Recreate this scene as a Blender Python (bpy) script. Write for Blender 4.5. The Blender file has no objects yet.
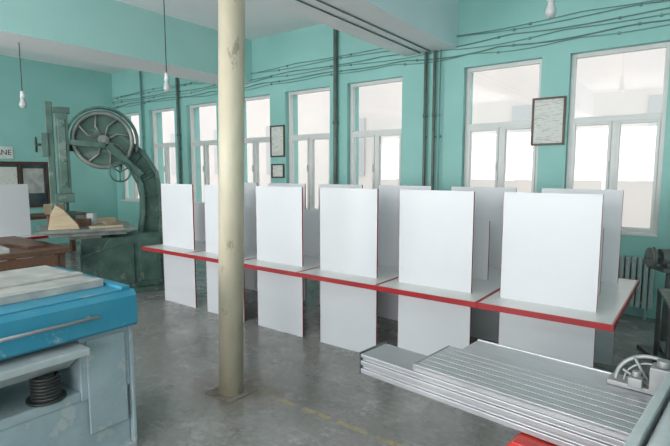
import bpy, bmesh, math, random
from mathutils import Vector, Matrix
random.seed(3)
scene = bpy.context.scene
COL = scene.collection

# ------------------------------------------------------------------ materials
def pbr(name, c1, c2=None, rough=0.5, metal=0.0, scale=4.0, bump=0.0, bscale=40.0, lo=0.35, hi=0.65, stretch=None, coat=0.0, chips=None):
    m = bpy.data.materials.new(name); m.use_nodes = True
    nt = m.node_tree; b = nt.nodes['Principled BSDF']
    b.inputs['Roughness'].default_value = rough
    b.inputs['Metallic'].default_value = metal
    b.inputs['Coat Weight'].default_value = coat
    tc = nt.nodes.new('ShaderNodeTexCoord'); mp = nt.nodes.new('ShaderNodeMapping')
    nt.links.new(tc.outputs['Object'], mp.inputs['Vector'])
    if stretch: mp.inputs['Scale'].default_value = stretch
    if c2 is None: c2 = tuple(v*0.9 for v in c1)
    n = nt.nodes.new('ShaderNodeTexNoise'); n.inputs['Scale'].default_value = scale; n.inputs['Detail'].default_value = 5
    nt.links.new(mp.outputs[0], n.inputs['Vector'])
    r = nt.nodes.new('ShaderNodeValToRGB')
    r.color_ramp.elements[0].position = lo; r.color_ramp.elements[0].color = (*c1, 1)
    r.color_ramp.elements[1].position = hi; r.color_ramp.elements[1].color = (*c2, 1)
    nt.links.new(n.outputs['Fac'], r.inputs['Fac'])
    outc = r.outputs['Color']
    if chips:  # (color, noise scale, threshold, strength)
        n3 = nt.nodes.new('ShaderNodeTexNoise'); n3.inputs['Scale'].default_value = chips[1]; n3.inputs['Detail'].default_value = 8; n3.inputs['Roughness'].default_value = .7
        nt.links.new(mp.outputs[0], n3.inputs['Vector'])
        r3 = nt.nodes.new('ShaderNodeValToRGB'); r3.color_ramp.elements[0].position = chips[2]; r3.color_ramp.elements[1].position = chips[2]+.05
        s = chips[3]; r3.color_ramp.elements[1].color = (s,s,s,1)
        nt.links.new(n3.outputs['Fac'], r3.inputs['Fac'])
        mxx = nt.nodes.new('ShaderNodeMix'); mxx.data_type = 'RGBA'
        nt.links.new(r3.outputs['Color'], mxx.inputs[0]); nt.links.new(outc, mxx.inputs[6]); mxx.inputs[7].default_value = (*chips[0],1)
        outc = mxx.outputs[2]
    nt.links.new(outc, b.inputs['Base Color'])
    if bump > 0:
        n2 = nt.nodes.new('ShaderNodeTexNoise'); n2.inputs['Scale'].default_value = bscale
        nt.links.new(mp.outputs[0], n2.inputs['Vector'])
        bp = nt.nodes.new('ShaderNodeBump'); bp.inputs['Strength'].default_value = bump; bp.inputs['Distance'].default_value = 0.01
        nt.links.new(n2.outputs['Fac'], bp.inputs['Height']); nt.links.new(bp.outputs[0], b.inputs['Normal'])
    return m

M = {}
M['teal'] = pbr('mint_wall_paint', (0.26,0.53,0.495), (0.30,0.575,0.54), 0.55, scale=1.2, bump=0.1, bscale=60, chips=((0.38,0.54,0.51),2.5,.62,.35))
M['ceil'] = pbr('white_ceiling_paint', (0.93,0.935,0.94), (0.89,0.895,0.905), 0.8, scale=1.0)
M['beamside'] = pbr('mint_beam_paint', (0.38,0.65,0.615), (0.42,0.68,0.645), 0.6, scale=1.0)
M['beamside_glare'] = pbr('mint_beam_glare_tint', (0.70,0.83,0.87), (0.66,0.80,0.84), 0.5, scale=1.0)  # mint beam side with the glare on it painted in as bluish white
M['panel'] = pbr('white_laminate', (0.64,0.645,0.675), (0.59,0.595,0.63), 0.35, scale=0.8)
M['top'] = pbr('cream_white_laminate', (0.68,0.675,0.66), (0.61,0.605,0.59), 0.22, scale=1.5)
M['red'] = pbr('red_edge_band', (0.38,0.02,0.025), (0.30,0.015,0.02), 0.35)
M['redp'] = pbr('red_paint', (0.50,0.03,0.02), (0.42,0.02,0.015), 0.35)
M['cream'] = pbr('cream_column_paint', (0.56,0.50,0.385), (0.46,0.41,0.31), 0.45, scale=5, bump=0.3, bscale=16, stretch=(1,1,0.45), lo=.4, hi=.7, chips=((0.22,0.19,0.15),11,.60,.65))
M['green'] = pbr('machine_green_paint', (0.082,0.150,0.125), (0.045,0.090,0.074), 0.45, scale=5, bump=0.1, chips=((0.24,0.27,0.24),6,.57,.5))
M['blue'] = pbr('machine_blue_paint', (0.035,0.25,0.38), (0.06,0.28,0.40), 0.45, scale=6, bump=0.05, lo=.45, hi=.75, chips=((0.40,0.46,0.48),8,.60,.6))
M['cast'] = pbr('dusty_cast_iron', (0.27,0.28,0.26), (0.15,0.17,0.155), 0.5, metal=0.2, scale=8, bump=0.1)
M['ltgrey'] = pbr('light_grey_machine_paint', (0.52,0.55,0.56), (0.38,0.42,0.44), 0.5, scale=6, chips=((0.28,0.30,0.31),7,.60,.55))
M['bluegrey'] = pbr('blue_grey_machine_paint', (0.36,0.44,0.48), (0.28,0.35,0.39), 0.5, scale=5, chips=((0.50,0.51,0.52),5,.55,.6))
M['dust'] = pbr('sawdust_covered_metal', (0.52,0.50,0.47), (0.32,0.33,0.33), 0.6, scale=7)
M['alu'] = pbr('brushed_aluminium', (0.52,0.52,0.54), (0.43,0.43,0.45), 0.36, metal=0.7, scale=6, stretch=(1,30,1))
M['alu2'] = pbr('anodised_aluminium', (0.44,0.44,0.46), (0.35,0.35,0.37), 0.38, metal=0.5, scale=3)
M['steel'] = pbr('dull_steel', (0.36,0.36,0.36), (0.27,0.27,0.28), 0.45, metal=0.5, scale=10)
M['dark'] = pbr('dark_metal', (0.03,0.035,0.035), (0.05,0.05,0.05), 0.5, scale=8)
M['midgrey'] = pbr('worn_grey_green_paint', (0.12,0.14,0.135), (0.08,0.095,0.09), 0.5, scale=8)
M['black'] = pbr('black_rubber', (0.012,0.012,0.013), (0.02,0.02,0.02), 0.5)
M['wood'] = pbr('brown_wood', (0.16,0.075,0.045), (0.10,0.05,0.03), 0.45, scale=4, stretch=(1,9,9))
M['lwood'] = pbr('pale_wood', (0.48,0.38,0.26), (0.38,0.29,0.19), 0.6, scale=4, stretch=(1,9,9))
M['pvc'] = pbr('window_frame_white', (0.72,0.715,0.705), (0.66,0.66,0.65), 0.4)
M['paper'] = pbr('document_paper', (0.70,0.70,0.66), (0.50,0.50,0.48), 0.6, scale=25, lo=0.55, hi=0.6, stretch=(0.5,1,3))
M['wframe'] = pbr('dark_wood_frame', (0.09,0.045,0.03), (0.07,0.035,0.02), 0.4)
M['pipe'] = pbr('teal_painted_pipe', (0.17,0.34,0.32), (0.14,0.24,0.22), 0.5, scale=3)
M['cond'] = pbr('conduit_grey', (0.17,0.26,0.24), (0.12,0.19,0.175), 0.5)
M['pipe2'] = pbr('brownish_pipe_paint', (0.12,0.115,0.095), (0.14,0.21,0.19), 0.5, scale=4)
M['rad'] = pbr('radiator_paint', (0.38,0.46,0.44), (0.31,0.38,0.365), 0.5)
M['concrete'] = pbr('stained_base_plate', (0.14,0.11,0.085), (0.26,0.24,0.21), 0.7, scale=12, bump=0.4)
M['out'] = pbr('exterior_plaster', (0.70,0.63,0.59), (0.60,0.56,0.54), 0.9, scale=.35)
M['out2'] = pbr('exterior_grey_window', (0.50,0.49,0.49), (0.46,0.46,0.46), 0.9, scale=.5)
M['ground'] = pbr('exterior_bounce_ground', (0.88,0.88,0.88), None, 0.9)  # ground whitened as an added reflector for up-light, not actual snow
M['white'] = pbr('white_porcelain', (0.75,0.75,0.74), None, 0.3)
M['bulb'] = pbr('clear_grey_glass_bulb', (0.55,0.57,0.57), None, 0.1)
M['darkglass'] = pbr('dark_office_glass', (0.03,0.04,0.05), (0.07,0.08,0.09), 0.1, scale=3)

# glass
g = bpy.data.materials.new('window_glass'); g.use_nodes = True
nt = g.node_tree; nt.nodes.clear()
o = nt.nodes.new('ShaderNodeOutputMaterial'); mx = nt.nodes.new('ShaderNodeMixShader'); t = nt.nodes.new('ShaderNodeBsdfTransparent'); gl = nt.nodes.new('ShaderNodeBsdfGlossy')
gl.inputs['Roughness'].default_value = 0.03; mx.inputs[0].default_value = 0.05
nt.links.new(t.outputs[0], mx.inputs[1]); nt.links.new(gl.outputs[0], mx.inputs[2]); nt.links.new(mx.outputs[0], o.inputs[0])
M['glass'] = g

# floor
f = bpy.data.materials.new('worn_concrete_floor'); f.use_nodes = True
nt = f.node_tree; b = nt.nodes['Principled BSDF']; N = nt.nodes.new; L = nt.links.new
tc = N('ShaderNodeTexCoord')
def noise(s, d=6, rgh=0.6):
    n = N('ShaderNodeTexNoise'); n.inputs['Scale'].default_value = s; n.inputs['Detail'].default_value = d; n.inputs['Roughness'].default_value = rgh
    L(tc.outputs['Object'], n.inputs['Vector']); return n
def ramp(src, p0, c0, p1, c1):
    r = N('ShaderNodeValToRGB'); e = r.color_ramp.elements
    e[0].position = p0; e[0].color = (*c0, 1); e[1].position = p1; e[1].color = (*c1, 1); L(src, r.inputs['Fac']); return r
def math_(op, a, bv=None, c=None):
    n = N('ShaderNodeMath'); n.operation = op
    for i, v in enumerate([a, bv, c]):
        if v is None: continue
        if isinstance(v, (int, float)): n.inputs[i].default_value = v
        else: L(v, n.inputs[i])
    return n.outputs[0]
def mixc(fac, a, bb, mode='MIX'):
    n = N('ShaderNodeMix'); n.data_type = 'RGBA'; n.blend_type = mode
    if isinstance(fac, (int, float)): n.inputs[0].default_value = fac
    else: L(fac, n.inputs[0])
    for i, v in ((6, a), (7, bb)):
        if isinstance(v, tuple): n.inputs[i].default_value = (*v, 1)
        else: L(v, n.inputs[i])
    return n.outputs[2]
r1 = ramp(noise(.8).outputs['Fac'], 0.38, (0.22,0.22,0.21), 0.62, (0.31,0.305,0.295))
r2 = ramp(noise(18, 8, 0.7).outputs['Fac'], 0.38, (0.76,0.76,0.76), 0.64, (1.06,1.06,1.05))
base = mixc(1.0, r1.outputs[0], r2.outputs[0], 'MULTIPLY')
sp = ramp(noise(3.4, 12, 0.8).outputs['Fac'], 0.55, (0,0,0), 0.60, (1,1,1))
base = mixc(math_('MULTIPLY', sp.outputs[0], 0.45), base, (0.50,0.49,0.47))
dk = ramp(noise(2.7, 10, 0.78).outputs['Fac'], 0.38, (1,1,1), 0.42, (0,0,0))
base = mixc(math_('MULTIPLY', dk.outputs[0], 0.5), base, (0.11,0.11,0.105))
# fine scuff streaks
mps = N('ShaderNodeMapping'); L(tc.outputs['Object'], mps.inputs['Vector']); mps.inputs['Scale'].default_value = (1.5,14,1); mps.inputs['Rotation'].default_value = (0,0,.5)
ns = N('ShaderNodeTexNoise'); ns.inputs['Scale'].default_value = 2.0; ns.inputs['Detail'].default_value = 8; L(mps.outputs[0], ns.inputs['Vector'])
sc = ramp(ns.outputs['Fac'], 0.60, (0,0,0), 0.66, (1,1,1))
base = mixc(math_('MULTIPLY', sc.outputs[0], 0.3), base, (0.46,0.455,0.44))
sx = N('ShaderNodeSeparateXYZ'); L(tc.outputs['Object'], sx.inputs[0])
dy = math_('ABSOLUTE', math_('SUBTRACT', sx.outputs['Y'], 2.51))
iny = math_('LESS_THAN', dy, 0.022)
fr = math_('FRACT', math_('MULTIPLY', sx.outputs['X'], 3.2))
dash = math_('LESS_THAN', fr, 0.78)
inx = math_('MULTIPLY', math_('LESS_THAN', sx.outputs['X'], 0.5), math_('GREATER_THAN', sx.outputs['X'], -2.6))
worn = ramp(noise(14, 6, 0.7).outputs['Fac'], 0.36, (0,0,0), 0.58, (1,1,1))
mk_ = math_('MULTIPLY', math_('MULTIPLY', iny, dash), math_('MULTIPLY', inx, worn.outputs[0]))
base = mixc(math_('MULTIPLY', mk_, 0.6), base, (0.54,0.41,0.15))
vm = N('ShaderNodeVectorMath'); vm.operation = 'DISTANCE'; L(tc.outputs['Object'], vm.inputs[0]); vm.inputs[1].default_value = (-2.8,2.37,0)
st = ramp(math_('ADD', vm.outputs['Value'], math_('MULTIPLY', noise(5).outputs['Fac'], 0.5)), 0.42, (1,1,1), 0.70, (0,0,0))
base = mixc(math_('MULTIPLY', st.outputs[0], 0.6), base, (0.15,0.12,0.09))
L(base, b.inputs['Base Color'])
rr = ramp(noise(2.5).outputs['Fac'], 0.35, (0.15,)*3, 0.7, (0.36,)*3); L(rr.outputs[0], b.inputs['Roughness'])
bp = N('ShaderNodeBump'); bp.inputs['Strength'].default_value = 0.10; bp.inputs['Distance'].default_value = 0.01
L(noise(20).outputs['Fac'], bp.inputs['Height']); L(bp.outputs[0], b.inputs['Normal'])
M['floor'] = f

# ------------------------------------------------------------------ geometry helpers
def setmi(faces, mi):
    for fc in faces: fc.material_index = mi
def box(bm, x0, x1, y0, y1, z0, z1, mi=0, mat=None):
    vs = [bm.verts.new(p) for p in [(x0,y0,z0),(x1,y0,z0),(x1,y1,z0),(x0,y1,z0),(x0,y0,z1),(x1,y0,z1),(x1,y1,z1),(x0,y1,z1)]]
    fs = [bm.faces.new([vs[i] for i in q]) for q in [(0,3,2,1),(4,5,6,7),(0,1,5,4),(1,2,6,5),(2,3,7,6),(3,0,4,7)]]
    setmi(fs, mi)
    if mat is not None:
        for v in vs: v.co = mat @ v.co
    return vs
def cyl(bm, p0, p1, r, r2=None, seg=20, mi=0, caps=True):
    p0 = Vector(p0); p1 = Vector(p1); r2 = r if r2 is None else r2
    d = (p1-p0).normalized(); a = d.orthogonal().normalized(); c = d.cross(a)
    A = []; B = []
    for i in range(seg):
        t = 2*math.pi*i/seg; v = a*math.cos(t)+c*math.sin(t)
        A.append(bm.verts.new(p0+v*r)); B.append(bm.verts.new(p1+v*r2))
    for i in range(seg):
        j = (i+1) % seg
        fc = bm.faces.new([A[i],A[j],B[j],B[i]]); fc.material_index = mi; fc.smooth = True
    if caps:
        fc = bm.faces.new(A[::-1]); fc.material_index = mi
        fc = bm.faces.new(B); fc.material_index = mi
def tube(bm, pts, r, seg=10, mi=0):
    pts = [Vector(p) for p in pts]; rings = []
    prev = None
    for i, p in enumerate(pts):
        if i == 0: d = pts[1]-p
        elif i == len(pts)-1: d = p-pts[i-1]
        else: d = (pts[i+1]-p).normalized()+(p-pts[i-1]).normalized()
        d.normalize()
        a = d.orthogonal().normalized() if prev is None else (prev - d*prev.dot(d)).normalized()
        prev = a; c = d.cross(a)
        rings.append([bm.verts.new(p+(a*math.cos(2*math.pi*k/seg)+c*math.sin(2*math.pi*k/seg))*r) for k in range(seg)])
    for i in range(len(rings)-1):
        for k in range(seg):
            j = (k+1) % seg
            fc = bm.faces.new([rings[i][k],rings[i][j],rings[i+1][j],rings[i+1][k]]); fc.smooth = True; fc.material_index = mi
    bm.faces.new(rings[0][::-1]).material_index = mi; bm.faces.new(rings[-1]).material_index = mi
def torus(bm, c, axis, R, r, seg=40, s2=10, mi=0, a0=0, a1=2*math.pi):
    c = Vector(c); axis = Vector(axis).normalized(); u = axis.orthogonal().normalized()
    if abs(axis.y) > 0.9: u = Vector((1,0,0))
    v = axis.cross(u)
    full = abs(a1-a0-2*math.pi) < 1e-6
    n = seg if full else seg+1; rings = []
    for i in range(n):
        t = a0+(a1-a0)*i/seg; d = u*math.cos(t)+v*math.sin(t)
        rings.append([bm.verts.new(c+d*(R+r*math.cos(2*math.pi*k/s2))+axis*r*math.sin(2*math.pi*k/s2)) for k in range(s2)])
    for i in range(n if full else n-1):
        A = rings[i]; B = rings[(i+1) % n]
        for k in range(s2):
            j = (k+1) % s2; fc = bm.faces.new([A[k],B[k],B[j],A[j]]); fc.smooth = True; fc.material_index = mi
def prism_y(bm, pts, y0, y1, mi=0):
    A = [bm.verts.new((x,y0,z)) for x, z in pts]; B = [bm.verts.new((x,y1,z)) for x, z in pts]
    n = len(pts)
    fs = [bm.faces.new(A), bm.faces.new(B[::-1])]
    for i in range(n):
        j = (i+1) % n; fs.append(bm.faces.new([A[j],A[i],B[i],B[j]]))
    setmi(fs, mi)
def prism_x(bm, pts, x0, x1, mi=0):
    A = [bm.verts.new((x0,y,z)) for y, z in pts]; B = [bm.verts.new((x1,y,z)) for y, z in pts]
    n = len(pts)
    fs = [bm.faces.new(A), bm.faces.new(B[::-1])]
    for i in range(n):
        j = (i+1) % n; fs.append(bm.faces.new([A[j],A[i],B[i],B[j]]))
    setmi(fs, mi)
def band_y(bm, outer, inner, y0, y1, mi=0):
    n = len(outer)
    V = [[bm.verts.new((p[0],y,p[1])) for p in pl] for pl in (outer, inner) for y in (y0, y1)]
    o0,o1,i0,i1 = V
    for k in range(n-1):
        for q in ((o0[k],o0[k+1],i0[k+1],i0[k]),(o1[k+1],o1[k],i1[k],i1[k+1]),(o0[k+1],o0[k],o1[k],o1[k+1]),(i0[k],i0[k+1],i1[k+1],i1[k])):
            bm.faces.new(q).material_index = mi
    bm.faces.new((o0[0],i0[0],i1[0],o1[0])).material_index = mi
    bm.faces.new((o0[-1],o1[-1],i1[-1],i0[-1])).material_index = mi
def smoothpoly(pts, n=8):
    P = [pts[0]]+list(pts)+[pts[-1]]; out = []
    for i in range(1, len(P)-2):
        for k in range(n):
            t = k/n; a,b_,c,d = P[i-1],P[i],P[i+1],P[i+2]
            out.append(tuple(0.5*((2*b_[q])+(-a[q]+c[q])*t+(2*a[q]-5*b_[q]+4*c[q]-d[q])*t*t+(-a[q]+3*b_[q]-3*c[q]+d[q])*t**3) for q in range(len(b_))))
    out.append(tuple(pts[-1])); return out

def mk(name, build, mats, parent=None, loc=(0,0,0), rot=(0,0,0), bevel=0.0, label=None, category=None, kind=None, group=None):
    bm = bmesh.new(); build(bm)
    bmesh.ops.recalc_face_normals(bm, faces=bm.faces)
    me = bpy.data.meshes.new(name); bm.to_mesh(me); bm.free()
    for m in (mats if isinstance(mats, (list, tuple)) else [mats]): me.materials.append(M[m])
    ob = bpy.data.objects.new(name, me); COL.objects.link(ob)
    ob.location = loc; ob.rotation_euler = rot
    if parent: ob.parent = parent
    if bevel:
        md = ob.modifiers.new('Bevel','BEVEL'); md.width = bevel; md.segments = 2; md.limit_method = 'ANGLE'; md.angle_limit = math.radians(50)
    if label: ob['label'] = label
    if category: ob['category'] = category
    if kind: ob['kind'] = kind
    if group: ob['group'] = group
    return ob
def thing(name, label, category, loc=(0,0,0), rotz=0.0, group=None):
    e = bpy.data.objects.new(name, None); COL.objects.link(e); e.empty_display_size = 0.2
    e.location = loc; e.rotation_euler = (0,0,math.radians(rotz)); e['label'] = label; e['category'] = category
    if group: e['group'] = group
    return e
def copy_thing(e, loc, name=None, rotz=None):
    c = e.copy(); COL.objects.link(c); c.location = loc
    if rotz is not None: c.rotation_euler = (0,0,math.radians(rotz))
    for ch in list(e.children):
        k = ch.copy(); COL.objects.link(k); k.parent = c
        for g2 in list(ch.children):
            q = g2.copy(); COL.objects.link(q); q.parent = k
    return c

# ------------------------------------------------------------------ room
XL, XR, YB, YF, ZC = -12.1, 3.6, 6.6, -4.0, 4.19
SILL, HEAD = 0.96, 3.15
wins = [(0.15,1.12),(-1.36,-.343),(-2.72,-1.69),(-4.73,-3.70),(-6.12,-5.09),(-7.53,-6.51),(-9.06,-8.05),(-10.5,-9.5),(-11.87,-10.93)]
mk('floor', lambda bm: box(bm, XL-.3, XR+.3, YF-.3, YB+.35, -.1, 0), 'floor', kind='structure')
mk('ceiling', lambda bm: box(bm, XL-.3, XR+.3, YF-.3, YB+.35, ZC, ZC+.15), 'ceil', kind='structure')
def wallback(bm):
    ya, yb = YB, YB+.35
    box(bm, XL-.3, XR+.3, ya, yb, 0, SILL); box(bm, XL-.3, XR+.3, ya, yb, HEAD, ZC)
    xs = sorted(wins); cur = XL-.3
    for a, c in xs:
        box(bm, cur, a, ya, yb, SILL, HEAD); cur = c
    box(bm, cur, XR+.3, ya, yb, SILL, HEAD)
mk('wall_back', wallback, 'teal', kind='structure')
mk('wall_left', lambda bm: box(bm, XL-.3, XL, YF-.3, YB, 0, ZC), 'teal', kind='structure')
mk('wall_right', lambda bm: box(bm, XR, XR+.3, YF-.3, YB, 0, ZC), 'teal', kind='structure')
def wallfront(bm):
    box(bm, XL, XR, YF-.3, YF, 0, .9); box(bm, XL, XR, YF-.3, YF, 3.3, ZC)
    for x0, x1 in ((XL,-11),(-8.2,-7.4),(-4.6,-3.8),(-1,-.2),(2.6,XR)): box(bm, x0, x1, YF-.3, YF, .9, 3.3)
mk('wall_front', wallfront, 'teal', kind='structure')
def beam(name, x0, x1, side, z=3.43):
    def b_(bm):
        box(bm, x0, x1, YF, YB, z, ZC, 1)
        for fc in bm.faces:
            if all(abs(v.co.z-z) < 1e-4 for v in fc.verts): fc.material_index = 0
    mk(name, b_, ['ceil',side], kind='structure')
beam('trim_1', -3.66, -2.83, 'beamside_glare'); beam('trim_2', -7.80, -6.97, 'beamside')

for i, (a, c) in enumerate(wins):
    w = c-a; h = HEAD-SILL
    def fr_(bm):
        d0, d1 = 0, .07; e = .05; zt = h*.63
        box(bm, 0,e,d0,d1,0,h); box(bm, w-e,w,d0,d1,0,h); box(bm, e,w-e,d0,d1,0,e); box(bm, e,w-e,d0,d1,h-e,h)
        box(bm, e,w-e,d0,d1,zt-.035,zt+.035)
        xm = w*.5
        box(bm, xm-.028,xm+.028,d0,d1,e,zt-.035)
        for x0, x1, z0, z1 in ((e,xm-.028,e,zt-.035),(xm+.028,w-e,e,zt-.035)):
            s = .034; p = -.015
            box(bm, x0,x0+s,p,.05,z0,z1); box(bm, x1-s,x1,p,.05,z0,z1); box(bm, x0+s,x1-s,p,.05,z0,z0+s); box(bm, x0+s,x1-s,p,.05,z1-s,z1)
        box(bm, xm-.055,xm-.035,-.045,-.015,.75,.87)
        box(bm, 0.0, w, -.115, 0, 0, .03)
    wo = mk('window_%d' % (i+1), fr_, 'pvc', loc=(a,YB+.09,SILL+.0), kind='structure', bevel=.004)
    mk('glass_pane', lambda bm: box(bm, .05,w-.05,.03,.036,.05,h-.05), 'glass', parent=wo)

# exterior
def facade(bm):
    box(bm, -44, 10, 13, 13.3, -1, 9, 0)
    for k in range(18): box(bm, -43+k*3, -41.6+k*3, 12.95, 13, 1.6, 3.4, 1)
fa = mk('neighbouring_building', facade, ['out','out2'], label='pale plastered building outside the windows', category='building')
mk('ground', lambda bm: box(bm, -40, 20, YB+.4, 30, -1.1, -1), 'ground', kind='structure')

# ------------------------------------------------------------------ study desks
desk = thing('partitioned_desk', 'white desk with red edging and upright white privacy panels', 'desk', (0,0,0), group='row of partitioned desks')
def dtop(bm):
    hw = .4425
    box(bm, -hw+.012, hw-.012, -.788, .788, .705, .74, 0)
    box(bm, -hw+.0, -hw+.012, -.8, .8, .700, .7415, 1); box(bm, hw-.012, hw, -.8, .8, .700, .7415, 1)
    box(bm, -hw+.012, hw-.012, -.8, -.788, .700, .7415, 1); box(bm, -hw+.012, hw-.012, .788, .8, .700, .7415, 1)
mk('tabletop', dtop, ['top','red'], parent=desk)
def pnl(y, z0, z1, x0=-.352, x1=.308):
    def b_(bm):
        box(bm, x0+.002, x1-.002, y-.0075, y+.0075, z0, z1, 0)
        box(bm, x1-.002, x1, y-.0075, y+.0075, z0, z1, 1); box(bm, x0, x0+.002, y-.0075, y+.0075, z0, z1, 1)
    return b_
for y in (-.54, .54):
    mk('privacy_panel', pnl(y, .74, 1.55), ['panel','red'], parent=desk)
    mk('leg_panel', pnl(y, 0, .705), ['panel','red'], parent=desk)
mk('center_divider', pnl(0, .74, 1.27, -.42, .25), ['panel','red'], parent=desk)
DX = [-.371-.4435-.888*k for k in range(6)]
desk.location = (DX[0], 4.20, 0)
for k in range(1,6):
    copy_thing(desk, (DX[k], 4.20+random.uniform(-.008,.008), 0))

# ------------------------------------------------------------------ column
col = thing('support_column', 'cream painted round steel column standing on the floor', 'column', (-2.80,2.37,0))
TX, TY = .062, .047
mk('shaft', lambda bm: cyl(bm, (0,0,.008),(TX*1.05,TY*1.05,3.40),.094,seg=40), 'cream', parent=col)
mk('base_plate', lambda bm: box(bm,-.14,.14,-.14,.14,0,.008), 'concrete', parent=col, bevel=.003)
mk('top_plate', lambda bm: box(bm,-.13,.22,-.13,.22,3.40,3.43), 'cream', parent=col)

# ------------------------------------------------------------------ band saw (wheel plane = local xz, front = -y)
bs = thing('band_saw', 'large old worn green cast-iron band saw with spoked upper wheel', 'band saw', (-6.60,3.56,0), 66)
wc = (-.12, 2.13); WR = .385
def wheel(bm):
    torus(bm,(wc[0],-.16,wc[1]),(0,1,0),WR-.02,.030,seg=48,mi=0)
    cyl(bm,(wc[0],-.20,wc[1]),(wc[0],-.12,wc[1]),.07,mi=0)
    cyl(bm,(wc[0],-.24,wc[1]),(wc[0],-.20,wc[1]),.035,mi=0)
    for k in range(8):
        a = math.pi*2*k/8+.2
        tube(bm,[(wc[0]+math.cos(a)*.05,-.16,wc[1]+math.sin(a)*.05),(wc[0]+math.cos(a+.25)*.2,-.16,wc[1]+math.sin(a+.25)*.2),(wc[0]+math.cos(a)*(WR-.03),-.16,wc[1]+math.sin(a)*(WR-.03))],.013,mi=0)
    cyl(bm,(wc[0],-.125,wc[1]),(wc[0],-.115,wc[1]),WR-.04,seg=48,mi=1)
mk('upper_wheel', wheel, ['cast','green'], parent=bs)
def guardrim(bm):
    o_=[];i_=[]
    for k in range(33):
        a = math.radians(-20+ (215)*k/32)
        o_.append((wc[0]+math.cos(a)*(WR+.06),wc[1]+math.sin(a)*(WR+.06))); i_.append((wc[0]+math.cos(a)*(WR+.035),wc[1]+math.sin(a)*(WR+.035)))
    band_y(bm,o_,i_,-.23,-.08)
    prism_y(bm,[(-.10,2.02),(.30,1.62),(.37,1.68),(-.04,2.10)],-.27,-.23)
    prism_y(bm,[(-.56,2.06),(-.10,2.02),(-.10,2.09),(-.56,2.13)],-.25,-.235)
mk('wheel_guard', guardrim, 'green', parent=bs, bevel=.003)
def frame(bm):
    out = [(-.24,2.27),(.10,2.22),(.40,1.98),(.57,1.70),(.61,1.38),(.61,1.05),(.59,.80)]
    inn = [(-.24,2.02),(.04,1.95),(.22,1.76),(.33,1.54),(.36,1.34),(.35,1.08),(.31,.80)]
    band_y(bm,out,inn,-.07,.09)
    out2=[(o[0]+.012,o[1]+.01) for o in out]; inn2=[(o[0]-.035,o[1]-.025) for o in out]
    band_y(bm,out2,inn2,-.15,.17)
    i3=[(o[0]-.012,o[1]-.012) for o in inn]; i4=[(o[0]+.03,o[1]+.022) for o in inn]
    band_y(bm,i4,i3,-.15,.17)
    for k in (1,2,3,4,5):
        o_,n_ = out[k],inn[k]
        tube(bm,[(o_[0]-.02,-.08,o_[1]-.02),(n_[0]+.02,-.08,n_[1]+.02)],.018,seg=6)
    cyl(bm,(wc[0],-.12,wc[1]),(wc[0],.25,wc[1]),.09)
    box(bm,-.26,.02,.0,.22,1.80,2.40)
    box(bm,.02,.20,.0,.16,1.86,2.10)
mk('cast_frame', frame, 'green', parent=bs, bevel=.004)
def bbase(bm):
    box(bm,-.56,.68,-.30,.30,0,.07)
    prism_y(bm,[(-.48,.07),(.60,.07),(.62,.40),(.60,.84),(.26,.84),(.10,.80),(-.10,.80),(-.20,.66),(-.48,.56)],-.22,.22)
    box(bm,-.46,.0,-.14,.14,.56,.80)
mk('pedestal', bbase, 'green', parent=bs, bevel=.01)
def lowg(bm):
    prism_y(bm,[(-.44,.14),(-.44,.46),(-.34,.56),(-.16,.64),(.10,.70),(.20,.70),(.20,.14)],-.255,-.22)
    box(bm,.14,.17,-.27,-.255,.3,.42); box(bm,-.42,-.38,-.265,-.255,.22,.30); box(bm,-.42,-.38,-.265,-.255,.40,.46)
mk('lower_wheel_door', lowg, 'green', parent=bs, bevel=.006)
mk('side_door', lambda bm: (box(bm,.27,.56,-.242,-.22,.16,.76), box(bm,.48,.51,-.255,-.242,.42,.52)), 'green', parent=bs, bevel=.005)
mk('saw_table', lambda bm: (box(bm,-.95,.20,-.50,.42,.92,.96), box(bm,-.80,.1,-.4,.3,.86,.92), box(bm,-.6,-.2,-.2,.2,.80,.86)), 'cast', parent=bs, bevel=.005)
def guide(bm):
    box(bm,-.68,-.53,-.26,-.08,1.42,2.46); box(bm,-.78,-.70,-.20,-.08,1.20,2.60); box(bm,-.70,-.5,-.2,-.12,2.46,2.54)
    box(bm,-.84,-.76,-.22,-.06,1.9,2.2); box(bm,-.72,-.5,-.24,-.06,1.30,1.42)
    cyl(bm,(-.60,-.16,1.15),(-.60,-.16,1.32),.03); box(bm,-.68,-.50,-.24,-.08,1.08,1.18)
    box(bm,-.53,-.26,-.02,.08,1.98,2.10)
    box(bm,-.65,-.56,-.275,-.26,1.5,2.38)
    for zz in (1.55,1.85,2.30): cyl(bm,(-.605,-.275,zz),(-.605,-.30,zz),.022,seg=12)
    
mk('blade_guard', guide, 'green', parent=bs, bevel=.008)
mk('saw_blade', lambda bm: box(bm,-.526,-.524,-.175,-.145,.96,2.13), 'steel', parent=bs)
def hw_(bm):
    torus(bm,(-.90,-.16,2.05),(1,0,0),.09,.012,seg=24,s2=8); cyl(bm,(-.92,-.16,2.05),(-.80,-.16,2.05),.015)
    for k in range(3):
        a=k*2.094; tube(bm,[(-.90,-.16,2.05),(-.90,-.16+math.cos(a)*.09,2.05+math.sin(a)*.09)],.009)
mk('handwheel', hw_, 'dark', parent=bs)
mk('handwheel', lambda bm: (torus(bm,(.06,-.30,1.70),(0,1,0),.13,.012,seg=28,s2=8), cyl(bm,(.06,-.32,1.70),(.10,-.09,1.84),.02), [tube(bm,[(.06,-.30,1.70),(.06+.13*math.cos(k*2.094+.5),-.30,1.70+.13*math.sin(k*2.094+.5))],.01) for k in range(3)]), 'green', parent=bs)
def motor(bm):
    cyl(bm,(.35,.32,.35),(.35,.62,.35),.17,seg=28); box(bm,.2,.5,.32,.60,0,.20); cyl(bm,(.35,.62,.35),(.35,.68,.35),.12,.08)
mk('motor', motor, 'dark', parent=bs, bevel=.004)

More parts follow.
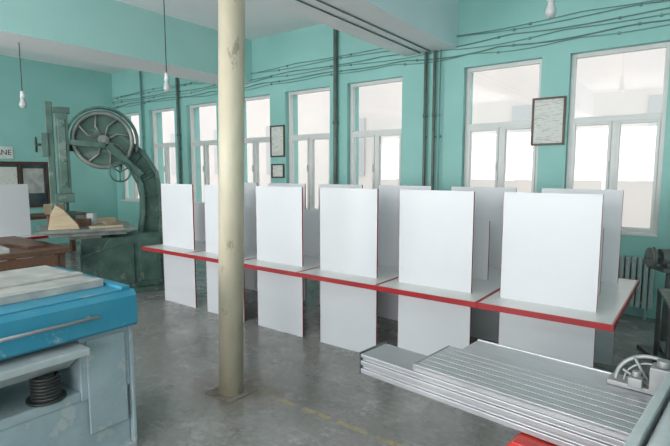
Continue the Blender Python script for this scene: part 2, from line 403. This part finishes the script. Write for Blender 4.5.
def worldpt(e, p):
    r = e.rotation_euler.z; c, s = math.cos(r), math.sin(r)
    return (e.location.x+p[0]*c-p[1]*s, e.location.y+p[0]*s+p[1]*c, e.location.z+p[2])
mk('timber_offcut', lambda bm: prism_y(bm,[(-.16,0),(.20,0),(.18,.06),(.02,.26),(-.06,.32),(-.12,.2)],-.05,.05), 'lwood', loc=worldpt(bs,(-.66,-.34,.961)), rot=(0,0,math.radians(60)), label='pale wooden wedge standing on the saw table', category='wood piece', bevel=.003)
for (px,py,dx,dy_,dz,an,mt,lb) in [(-.15,-.40,.20,.06,.03,70,'lwood','short pale board lying on the saw table'),(-.12,.30,.14,.05,.07,60,'lwood','small pale wood block on the saw table'),(-.42,-.02,.10,.05,.10,50,'wood','dark brown wood block on the saw table'),(-.72,.15,.12,.04,.14,80,'wood','brown timber stub on the saw table'),(-.30,.10,.05,.04,.16,30,'white','white upright block on the saw table'),(-.05,.02,.12,.04,.05,95,'lwood','thin pale stick on the saw table'),(-.45,.32,.10,.06,.12,70,'cast','grey metal block on the saw table')]:
    mk('timber_board', lambda bm: box(bm,-dx,dx,-dy_,dy_,0,dz), mt, loc=worldpt(bs,(px,py,.961)), rot=(0,0,math.radians(an)), label=lb, category='wood piece', bevel=.002)

# ------------------------------------------------------------------ thickness planer
PS = .88; PZ = 1.7*(1-PS); B0 = -PZ/PS
pl = thing('thickness_planer', 'blue and grey woodworking thickness planer covered in sawdust', 'planer', (-3.5*PS,1.2*PS,PZ), 0)
pl.scale = (PS,PS,PS)
mk('base', lambda bm: (box(bm,-.55,.42,-.75,.50,B0,.24), box(bm,-.58,.45,-.78,.53,B0,B0+.05)), 'bluegrey', parent=pl, bevel=.012)
mk('spindle_bed', lambda bm: box(bm,-.50,.43,-.42,.17,.24,.30), 'bluegrey', parent=pl, bevel=.006)
def cheek(y0,y1):
    return lambda bm: (box(bm,-.52,.44,y0,y1,.24,.67), box(bm,.44,.452,y0+.04,y1-.03,.0,.63))
mk('side_housing', cheek(.17,.50), 'bluegrey', parent=pl, bevel=.01)
mk('side_housing', cheek(-.75,-.42), 'bluegrey', parent=pl, bevel=.01)
mk('corner_trim', lambda bm: box(bm,-.53,.462,.50,.522,B0+.05,.67), 'bluegrey', parent=pl, bevel=.004)
def hood(bm):
    prism_y(bm,[(-.60,.67),(.50,.67),(.52,.69),(.52,.88),(.49,.915),(-.60,.915)],-.78,.53)
    box(bm,-.58,.49,.44,.50,.915,.945); box(bm,-.02,.49,-.78,.44,.915,.925)
mk('cutter_hood', hood, 'blue', parent=pl, bevel=.010)
mk('hood_bar', lambda bm: (tube(bm,[(.56,-.6,.80),(.56,.25,.80)],.011), tube(bm,[(.50,-.5,.80),(.56,-.5,.80)],.010), tube(bm,[(.50,.2,.80),(.56,.2,.80)],.010)), 'alu2', parent=pl)
mk('infeed_plate', lambda bm: (box(bm,-.60,.30,-.72,.42,.925,.965), box(bm,-.07,.02,-.72,.42,.965,.982), box(bm,.22,.30,-.72,.42,.965,.975)), 'dust', parent=pl, bevel=.004)
def bed(bm):
    prism_y(bm,[(-.50,.56),(.52,.56),(.60,.59),(.60,.635),(-.50,.635)],-.42,.165)
    prism_y(bm,[(-.3,.46),(.36,.46),(.50,.56),(-.45,.56)],-.38,.14)
mk('feed_bed', bed, 'ltgrey', parent=pl, bevel=.006)
def spind(bm):
    cyl(bm,(.35,.0,.30),(.35,.0,.46),.05,seg=24)
    for k in range(7): torus(bm,(.35,0,.322+k*.021),(0,0,1),.074,.010,seg=28,s2=8)
    cyl(bm,(.35,0,.30),(.35,0,.315),.11,seg=24)
mk('lifting_spindle', spind, 'dark', parent=pl)

# ------------------------------------------------------------------ sliding table saw
ts = thing('sliding_table_saw', 'aluminium sliding table saw with crosscut fence and red base', 'table saw', (-.50,2.04,0), -6)
def rail(bm):
    pts = [(-.17,.685),(.04,.685),(.04,.785),(-.17,.785),(-.17,.768),(-.155,.768),(-.155,.752),(-.17,.752),(-.17,.728),(-.155,.728),(-.155,.71),(-.17,.71)]
    prism_x(bm, pts, -.80, 1.6)
mk('guide_rail', rail, 'alu2', parent=ts, bevel=.003)
mk('rail_end_cap', lambda bm: (box(bm,-.812,-.80,-.175,.045,.68,.79), cyl(bm,(-.825,-.11,.735),(-.81,-.11,.735),.015), cyl(bm,(-.825,.0,.735),(-.81,.0,.735),.015)), 'midgrey', parent=ts, bevel=.002)
def slide(bm):
    ys = [-.165,-.13,-.126,-.08,-.076,-.03,-.026,.02,.024,.07,.074,.12,.124,.16]
    for k in range(0,14,2): box(bm,-.48,1.5,ys[k],ys[k+1],.805,.818)
    box(bm,-.48,1.5,-.165,.16,.786,.813)
mk('sliding_carriage', slide, 'alu', parent=ts, bevel=.001)
mk('carriage_end_cap', lambda bm: box(bm,-.49,-.48,-.165,.16,.786,.82), 'steel', parent=ts, bevel=.002)
def cast_(bm):
    box(bm,-.42,.62,.165,.33,.785,.816)
    box(bm,-.42,1.3,.332,.344,.785,.824)
mk('outrigger_table', cast_, 'alu', parent=ts, bevel=.004)
def cab(bm):
    prism_y(bm,[(.20,0),(1.3,0),(1.3,.68),(.20,.68)],-.12,.40)
mk('cabinet', cab, 'ltgrey', parent=ts, bevel=.02)
def redc(bm):
    pts = smoothpoly([(.02,.68),(-.03,.60),(.00,.46),(.10,.35),(.28,.30),(.66,.30)],6)
    prism_y(bm,[(x,z) for x,z in pts]+[(.66,.68)],-.25,-.13,0)
    pts2 = smoothpoly([(.09,.58),(.07,.53),(.10,.46),(.17,.40),(.30,.37),(.66,.37)],6)
    prism_y(bm,[(x,z) for x,z in pts2]+[(.66,.58)],-.257,-.25,1)
mk('red_cover', redc, ['redp','white'], parent=ts, bevel=.006)
def fence(bm):
    cyl(bm,(.50,-.85,.89),(.50,.22,.89),.035,seg=28)
    box(bm,.425,.455,-.85,.22,.822,.925)
    box(bm,.455,.54,-.80,.14,.822,.855)
mk('crosscut_fence', fence, 'ltgrey', parent=ts, bevel=.004)
def prot(bm):
    torus(bm,(.37,.26,.835),(.30,-1,.1),.125,.009,seg=24,s2=8,a0=math.radians(40),a1=math.radians(195))
    torus(bm,(.37,.26,.835),(.30,-1,.1),.095,.005,seg=24,s2=8,a0=math.radians(40),a1=math.radians(195))
    box(bm,.22,.54,.22,.30,.817,.837)
    box(bm,.37,.46,.215,.295,.837,.93)
    box(bm,.30,.35,.20,.25,.837,.875)
    cyl(bm,(.41,.255,.93),(.41,.255,.958),.024,seg=16)
    cyl(bm,(.325,.225,.875),(.325,.225,.90),.016,seg=16)
    tube(bm,[(.37,.26,.835),(.31,.25,.945)],.006); tube(bm,[(.37,.26,.835),(.27,.25,.885)],.006)
    tube(bm,[(.46,.25,.90),(.52,.22,.95),(.58,.20,.93)],.012)
mk('fence_protractor', prot, 'steel', parent=ts, bevel=.003)

# ------------------------------------------------------------------ brown workbench & shelves at far side
wb = thing('wooden_workbench', 'dark brown wooden workbench with thick top', 'workbench', (-6.85,2.25,0), 0)
mk('bench_top', lambda bm: box(bm,-.85,.85,-.62,.42,.74,.80), 'wood', parent=wb, bevel=.006)
for x in (-.75,.75):
    for y in (-.52,.32):
        mk('leg', lambda bm: box(bm,x-.045,x+.045,y-.045,y+.045,0,.74), 'wood', parent=wb, bevel=.004)
for y0 in (.30,-.54):
    mk('stretcher', lambda bm: box(bm,-.705,.705,y0,y0+.04,.18,.26), 'wood', parent=wb, bevel=.003)
mk('drawer_front', lambda bm: box(bm,.835,.845,-.46,.26,.60,.73), 'wood', parent=wb)
mk('timber_board', lambda bm: box(bm,-.45,.45,-.1,.1,0,.03), 'wood', loc=(-6.7,2.34,.801), rot=(0,0,.1), label='reddish brown board lying on the workbench', category='wood piece', bevel=.002)
mk('timber_board', lambda bm: box(bm,-.35,.35,-.13,.13,0,.05), 'dust', loc=(-6.45,1.95,.801), rot=(0,0,-.1), label='dusty grey slab lying on the workbench', category='wood piece', bevel=.002)
wb2 = thing('wooden_workbench', 'brown wooden workbench standing along the far wall', 'workbench', (-10.4,3.8,0), 90)
mk('bench_top', lambda bm: box(bm,-1.1,1.1,-.4,.4,.80,.86), 'wood', parent=wb2, bevel=.006)
for x in (-1.0,1.0):
    for y in (-.32,.32):
        mk('leg', lambda bm: box(bm,x-.045,x+.045,y-.045,y+.045,0,.80), 'wood', parent=wb2, bevel=.004)
sd = thing('partitioned_desk', 'white partitioned desk with brown-red edging', 'desk', (-8.65,2.72,0), 90)
mk('tabletop', dtop, ['top','red'], parent=sd)
for y in (-.54,.54):
    mk('privacy_panel', pnl(y,.74,1.52), ['panel','red'], parent=sd); mk('leg_panel', pnl(y,0,.705), ['panel','red'], parent=sd)
mk('cardboard_box', lambda bm: (box(bm,-.16,.16,-.12,.12,0,.2), box(bm,-.02,.02,-.121,.121,.0,.201)), 'lwood', loc=(-10.3,4.3,.861), rot=(0,0,.3), label='small cardboard box on the workbench', category='box', bevel=.003)
mk('cardboard_box', lambda bm: (box(bm,-.13,.13,-.1,.1,0,.26), box(bm,-.14,.14,-.11,.11,.24,.27)), 'redp', loc=(-10.3,3.5,.861), label='small red box with lid on the workbench', category='box', bevel=.003)

# office window in left wall, sign, notices
ow = mk('window_10', lambda bm: (box(bm,0,.05,-1.2,.85,0,.06), box(bm,0,.05,-1.2,.85,.97,1.03), box(bm,0,.05,-1.2,-1.15,.06,.97), box(bm,0,.05,.79,.85,.06,.97), box(bm,0,.05,.22,.26,.06,.97)), 'wframe', loc=(XL,4.12,.90), kind='structure', bevel=.003)
mk('glass_pane', lambda bm: box(bm,.002,.012,-1.16,.80,.05,.98), 'darkglass', parent=ow)
for j,(y,z,w_,h_) in enumerate([(4.12,1.55,.38,.52),(4.64,1.50,.42,.56)]):
    mk('notice_sheet', lambda bm: box(bm,0,.004,-w_/2,w_/2,-h_/2,h_/2), 'dust' if j else 'paper', loc=(XL+.0125,y,z), label='large pale paper sheet behind the dark glass', category='paper', group='notices on the office glass')
sg = thing('wall_sign', 'white rectangular sign with black lettering on the wall', 'sign', (XL,4.02,2.12), 0)
mk('sign_board', lambda bm: box(bm,0,.02,-.62,.24,-.13,.13), 'white', parent=sg, bevel=.003)
cu = bpy.data.curves.new('t','FONT'); cu.body = 'HANE'; cu.size = .16; cu.align_x = 'RIGHT'; cu.align_y = 'CENTER'; cu.extrude = .002
to = bpy.data.objects.new('t', cu); COL.objects.link(to)
bpy.context.view_layer.update()
me = bpy.data.meshes.new_from_object(to.evaluated_get(bpy.context.evaluated_depsgraph_get()))
bpy.data.objects.remove(to)
lt = bpy.data.objects.new('lettering', me); me.materials.clear(); me.materials.append(M['black']); COL.objects.link(lt); lt.parent = sg
lt.location = (.0225,.21,0); lt.rotation_euler = (math.pi/2,0,math.pi/2)

# framed documents
def pic(x, z, w, h, lab, fm='wframe'):
    p = thing('picture_frame', lab, 'picture frame', (x,YB,z), 0)
    e = .025
    mk('frame', lambda bm: (box(bm,-w/2,w/2,-.03,0,-h/2,-h/2+e), box(bm,-w/2,w/2,-.03,0,h/2-e,h/2), box(bm,-w/2,-w/2+e,-.03,0,-h/2+e,h/2-e), box(bm,w/2-e,w/2,-.03,0,-h/2+e,h/2-e)), fm, parent=p, bevel=.003)
    mk('document', lambda bm: box(bm,-w/2+e,w/2-e,-.015,-.005,-h/2+e,h/2-e), 'paper', parent=p)
pic(-1.58,2.34,.40,.60,'framed white document with brown frame hung between windows')
pic(-6.31,2.27,.36,.58,'framed pale document with thin frame hung between windows')
pic(-6.31,1.72,.32,.26,'small framed notice hung below a larger framed document')

# ------------------------------------------------------------------ pipes and conduits
for k,(z,r) in enumerate([(3.33,.006),(3.37,.008),(3.44,.006),(3.49,.007),(3.58,.006),(3.62,.005)]):
    def cond(bm):
        pts=[]
        n_=int((XR-XL-.1)/.2)+1
        for i in range(n_):
            x=XL+.05+i*.2; span=1.3+.2*k; ph=((x+k*.7)%span)/span
            pts.append((x, YB-.018-.003*k, z-.05*(.4+.6*math.sin(k*3.1+x*.6)**2)*4*ph*(1-ph)+.008*math.sin(x*1.1+k)))
        tube(bm, pts, r, seg=6)
        for i in range(k%3,len(pts),7): box(bm, pts[i][0]-.012, pts[i][0]+.012, YB-.032, YB, pts[i][2]-.015, pts[i][2]+.015)
    mk('wall_conduit', cond, 'cond' if k%2 else 'pipe', label='thin electrical conduit running above the windows', category='pipe', group='conduits above the windows')
for x,r,z0,z1,m_ in [(-4.93,.034,0,4.19,'pipe2'),(-3.28,.024,0,3.43,'pipe2'),(-3.14,.022,0,3.43,'pipe2'),(-3.05,.010,0,3.43,'pipe'),(-9.28,.030,0,4.19,'pipe2'),(-7.85,.03,0,3.43,'pipe'),(-.17,.028,0,4.19,'pipe2'),(-10.7,.022,0,4.19,'pipe')]:
    mk('wall_pipe', lambda bm: (cyl(bm,(0,0,z0),(0,0,z1),r,seg=16), [cyl(bm,(0,0,zz),(0,0,zz+.05),r*1.35,seg=16) for zz in (1.2,2.5)], box(bm,-.01,.01,0,.06,2.2,2.23)), m_, loc=(x,YB-.06,0), label='vertical painted heating pipe between the windows', category='pipe', group='vertical pipes on the window wall')
for x in (-3.36,-3.2):
    mk('ceiling_conduit', lambda bm: tube(bm,[(0,-3.5,0),(.0,0,0),(.02,3,0),(0,6.5,0)],.009), 'cond', loc=(x,0,3.421), label='thin conduit fixed under the ceiling beam', category='pipe', group='conduits under the beam')

# hanging lamps
def lamp(x,y,z,ztop,lab):
    l = thing('pendant_lamp', lab, 'lamp', (x,y,z))
    mk('cord', lambda bm: cyl(bm,(0,0,.18),(0,0,ztop-z),.006,seg=8), 'dark', parent=l)
    mk('socket', lambda bm: (cyl(bm,(0,0,.09),(0,0,.19),.032,.022,seg=16)), 'white', parent=l)
    def bl(bm):
        prof=[(0.0,-.04),(.03,-.035),(.045,-.005),(.045,.02),(.03,.06),(.024,.09)]
        rings=[[bm.verts.new((r*math.cos(2*math.pi*k/16),r*math.sin(2*math.pi*k/16),h)) for k in range(16)] for r,h in prof[1:]]
        for a,c in zip(rings,rings[1:]):
            for k in range(16): bm.faces.new([a[k],a[(k+1)%16],c[(k+1)%16],c[k]]).smooth=True
        bm.faces.new(rings[0][::-1]).smooth=True
    mk('bulb', bl, 'bulb', parent=l)
lamp(-5.4,3.66,2.74,ZC,'bare bulb hanging on a long dark cord from the ceiling')
lamp(-7.4,2.77,2.60,3.43,'bare bulb hanging on a cord from the ceiling beam')
lamp(-1.08,4.42,3.02,ZC,'bare white pendant bulb near the windows')

# radiators
def radi(n):
    def b_(bm):
        for k in range(n):
            x = k*.06
            box(bm, x, x+.045, -.07, .07, .14, .72)
        cyl(bm,(0,0,.2),(n*.06,0,.2),.025); cyl(bm,(0,0,.66),(n*.06,0,.66),.025)
        box(bm,.05,.08,-.03,.03,0,.14); box(bm,n*.06-.1,n*.06-.07,-.03,.03,0,.14)
    return b_
for a,c in wins[:4]:
    mk('radiator', radi(17), 'rad', loc=(a+.02,YB-.12,0), bevel=.01, label='ribbed cast-iron radiator standing under a window', category='radiator', group='radiators under the windows')

# pedestal grinder near the radiator
dm = thing('pedestal_grinder', 'dark pedestal bench grinder standing near the window wall', 'grinder', (-.14,5.30,0), 30)
mk('pedestal', lambda bm: (box(bm,-.18,.18,-.18,.18,0,.04), cyl(bm,(0,0,.04),(0,0,.80),.07,.05,seg=20), box(bm,-.13,.13,-.10,.10,.80,.84)), 'midgrey', parent=dm, bevel=.006)
mk('motor', lambda bm: (cyl(bm,(-.12,0,.93),(.12,0,.93),.075,seg=24), box(bm,-.08,.08,-.06,.06,.84,.88), cyl(bm,(-.24,0,.93),(.24,0,.93),.015)), 'midgrey', parent=dm, bevel=.004)
for s in (-1,1):
    mk('grinding_wheel', lambda bm: cyl(bm,(s*.18,0,.93),(s*.21,0,.93),.085,seg=28), 'cast', parent=dm)
    mk('wheel_guard', lambda bm: torus(bm,(s*.195,0,.93),(1,0,0),.098,.012,seg=24,s2=6,a0=1.2,a1=5.2), 'midgrey', parent=dm)
ct = thing('metal_cart', 'low dark metal shelf frame holding scrap', 'shelf', (.09,4.6,0), 10)
for x in (-.25,.25):
    for y in (-.3,.3):
        mk('post', lambda bm: box(bm,x-.015,x+.015,y-.015,y+.015,0,.70), 'dark', parent=ct)
mk('shelf', lambda bm: box(bm,-.265,.265,-.315,.315,.70,.72), 'cast', parent=ct)
mk('shelf', lambda bm: box(bm,-.235,.235,-.285,.285,.25,.27), 'midgrey', parent=ct)
mk('metal_block', lambda bm: (box(bm,-.09,.09,-.07,.07,0,.10), cyl(bm,(0,0,.10),(0,0,.16),.03)), 'cast', loc=(-.02,4.55,.721), rot=(0,0,.4), label='grey machined metal block on the shelf frame', category='metal part', bevel=.004)

# ------------------------------------------------------------------ light
w = bpy.data.worlds.new('World'); scene.world = w; w.use_nodes = True
bg = w.node_tree.nodes['Background']; bg.inputs[0].default_value = (0.97,0.98,1.0,1); bg.inputs[1].default_value = 2.35
def area(name, loc, rot, sx_, sy_, e, col=(1,1,1), portal=False):
    ld = bpy.data.lights.new(name,'AREA'); ld.shape='RECTANGLE'; ld.size=sx_; ld.size_y=sy_; ld.energy=e; ld.color=col
    if portal: ld.cycles.is_portal=True
    ob = bpy.data.objects.new(name, ld); COL.objects.link(ob); ob.location=loc; ob.rotation_euler=rot; return ob
for (x0,x1),en in zip(((-11,-8.2),(-7.4,-4.6),(-3.8,-1),(-.2,2.6)),(150,240,250,190)):
    area('rear_fill_light', ((x0+x1)/2,YF-.1,2.1), (math.radians(118),0,0), x1-x0, 2.3, en, (1,.985,.975))  # added fill lamps in the unseen rear openings, tilted up to brighten the ceiling
for i,(a,c) in enumerate(wins):
    area('daylight_portal', ((a+c)/2,YB+.33,(SILL+HEAD)/2), (math.radians(-90),0,0), c-a, HEAD-SILL, 1, portal=True)

# ------------------------------------------------------------------ camera
cd = bpy.data.cameras.new('Camera'); cam = bpy.data.objects.new('Camera', cd); COL.objects.link(cam)
cd.sensor_width = 36; cd.lens = 481/670*36; cd.clip_start = .05
cam.location = (0,0,1.70); cam.rotation_euler = (math.radians(90-6.05),0,math.radians(37.04))
scene.camera = cam
scene.view_settings.view_transform = 'Standard'
scene.view_settings.exposure = -0.22
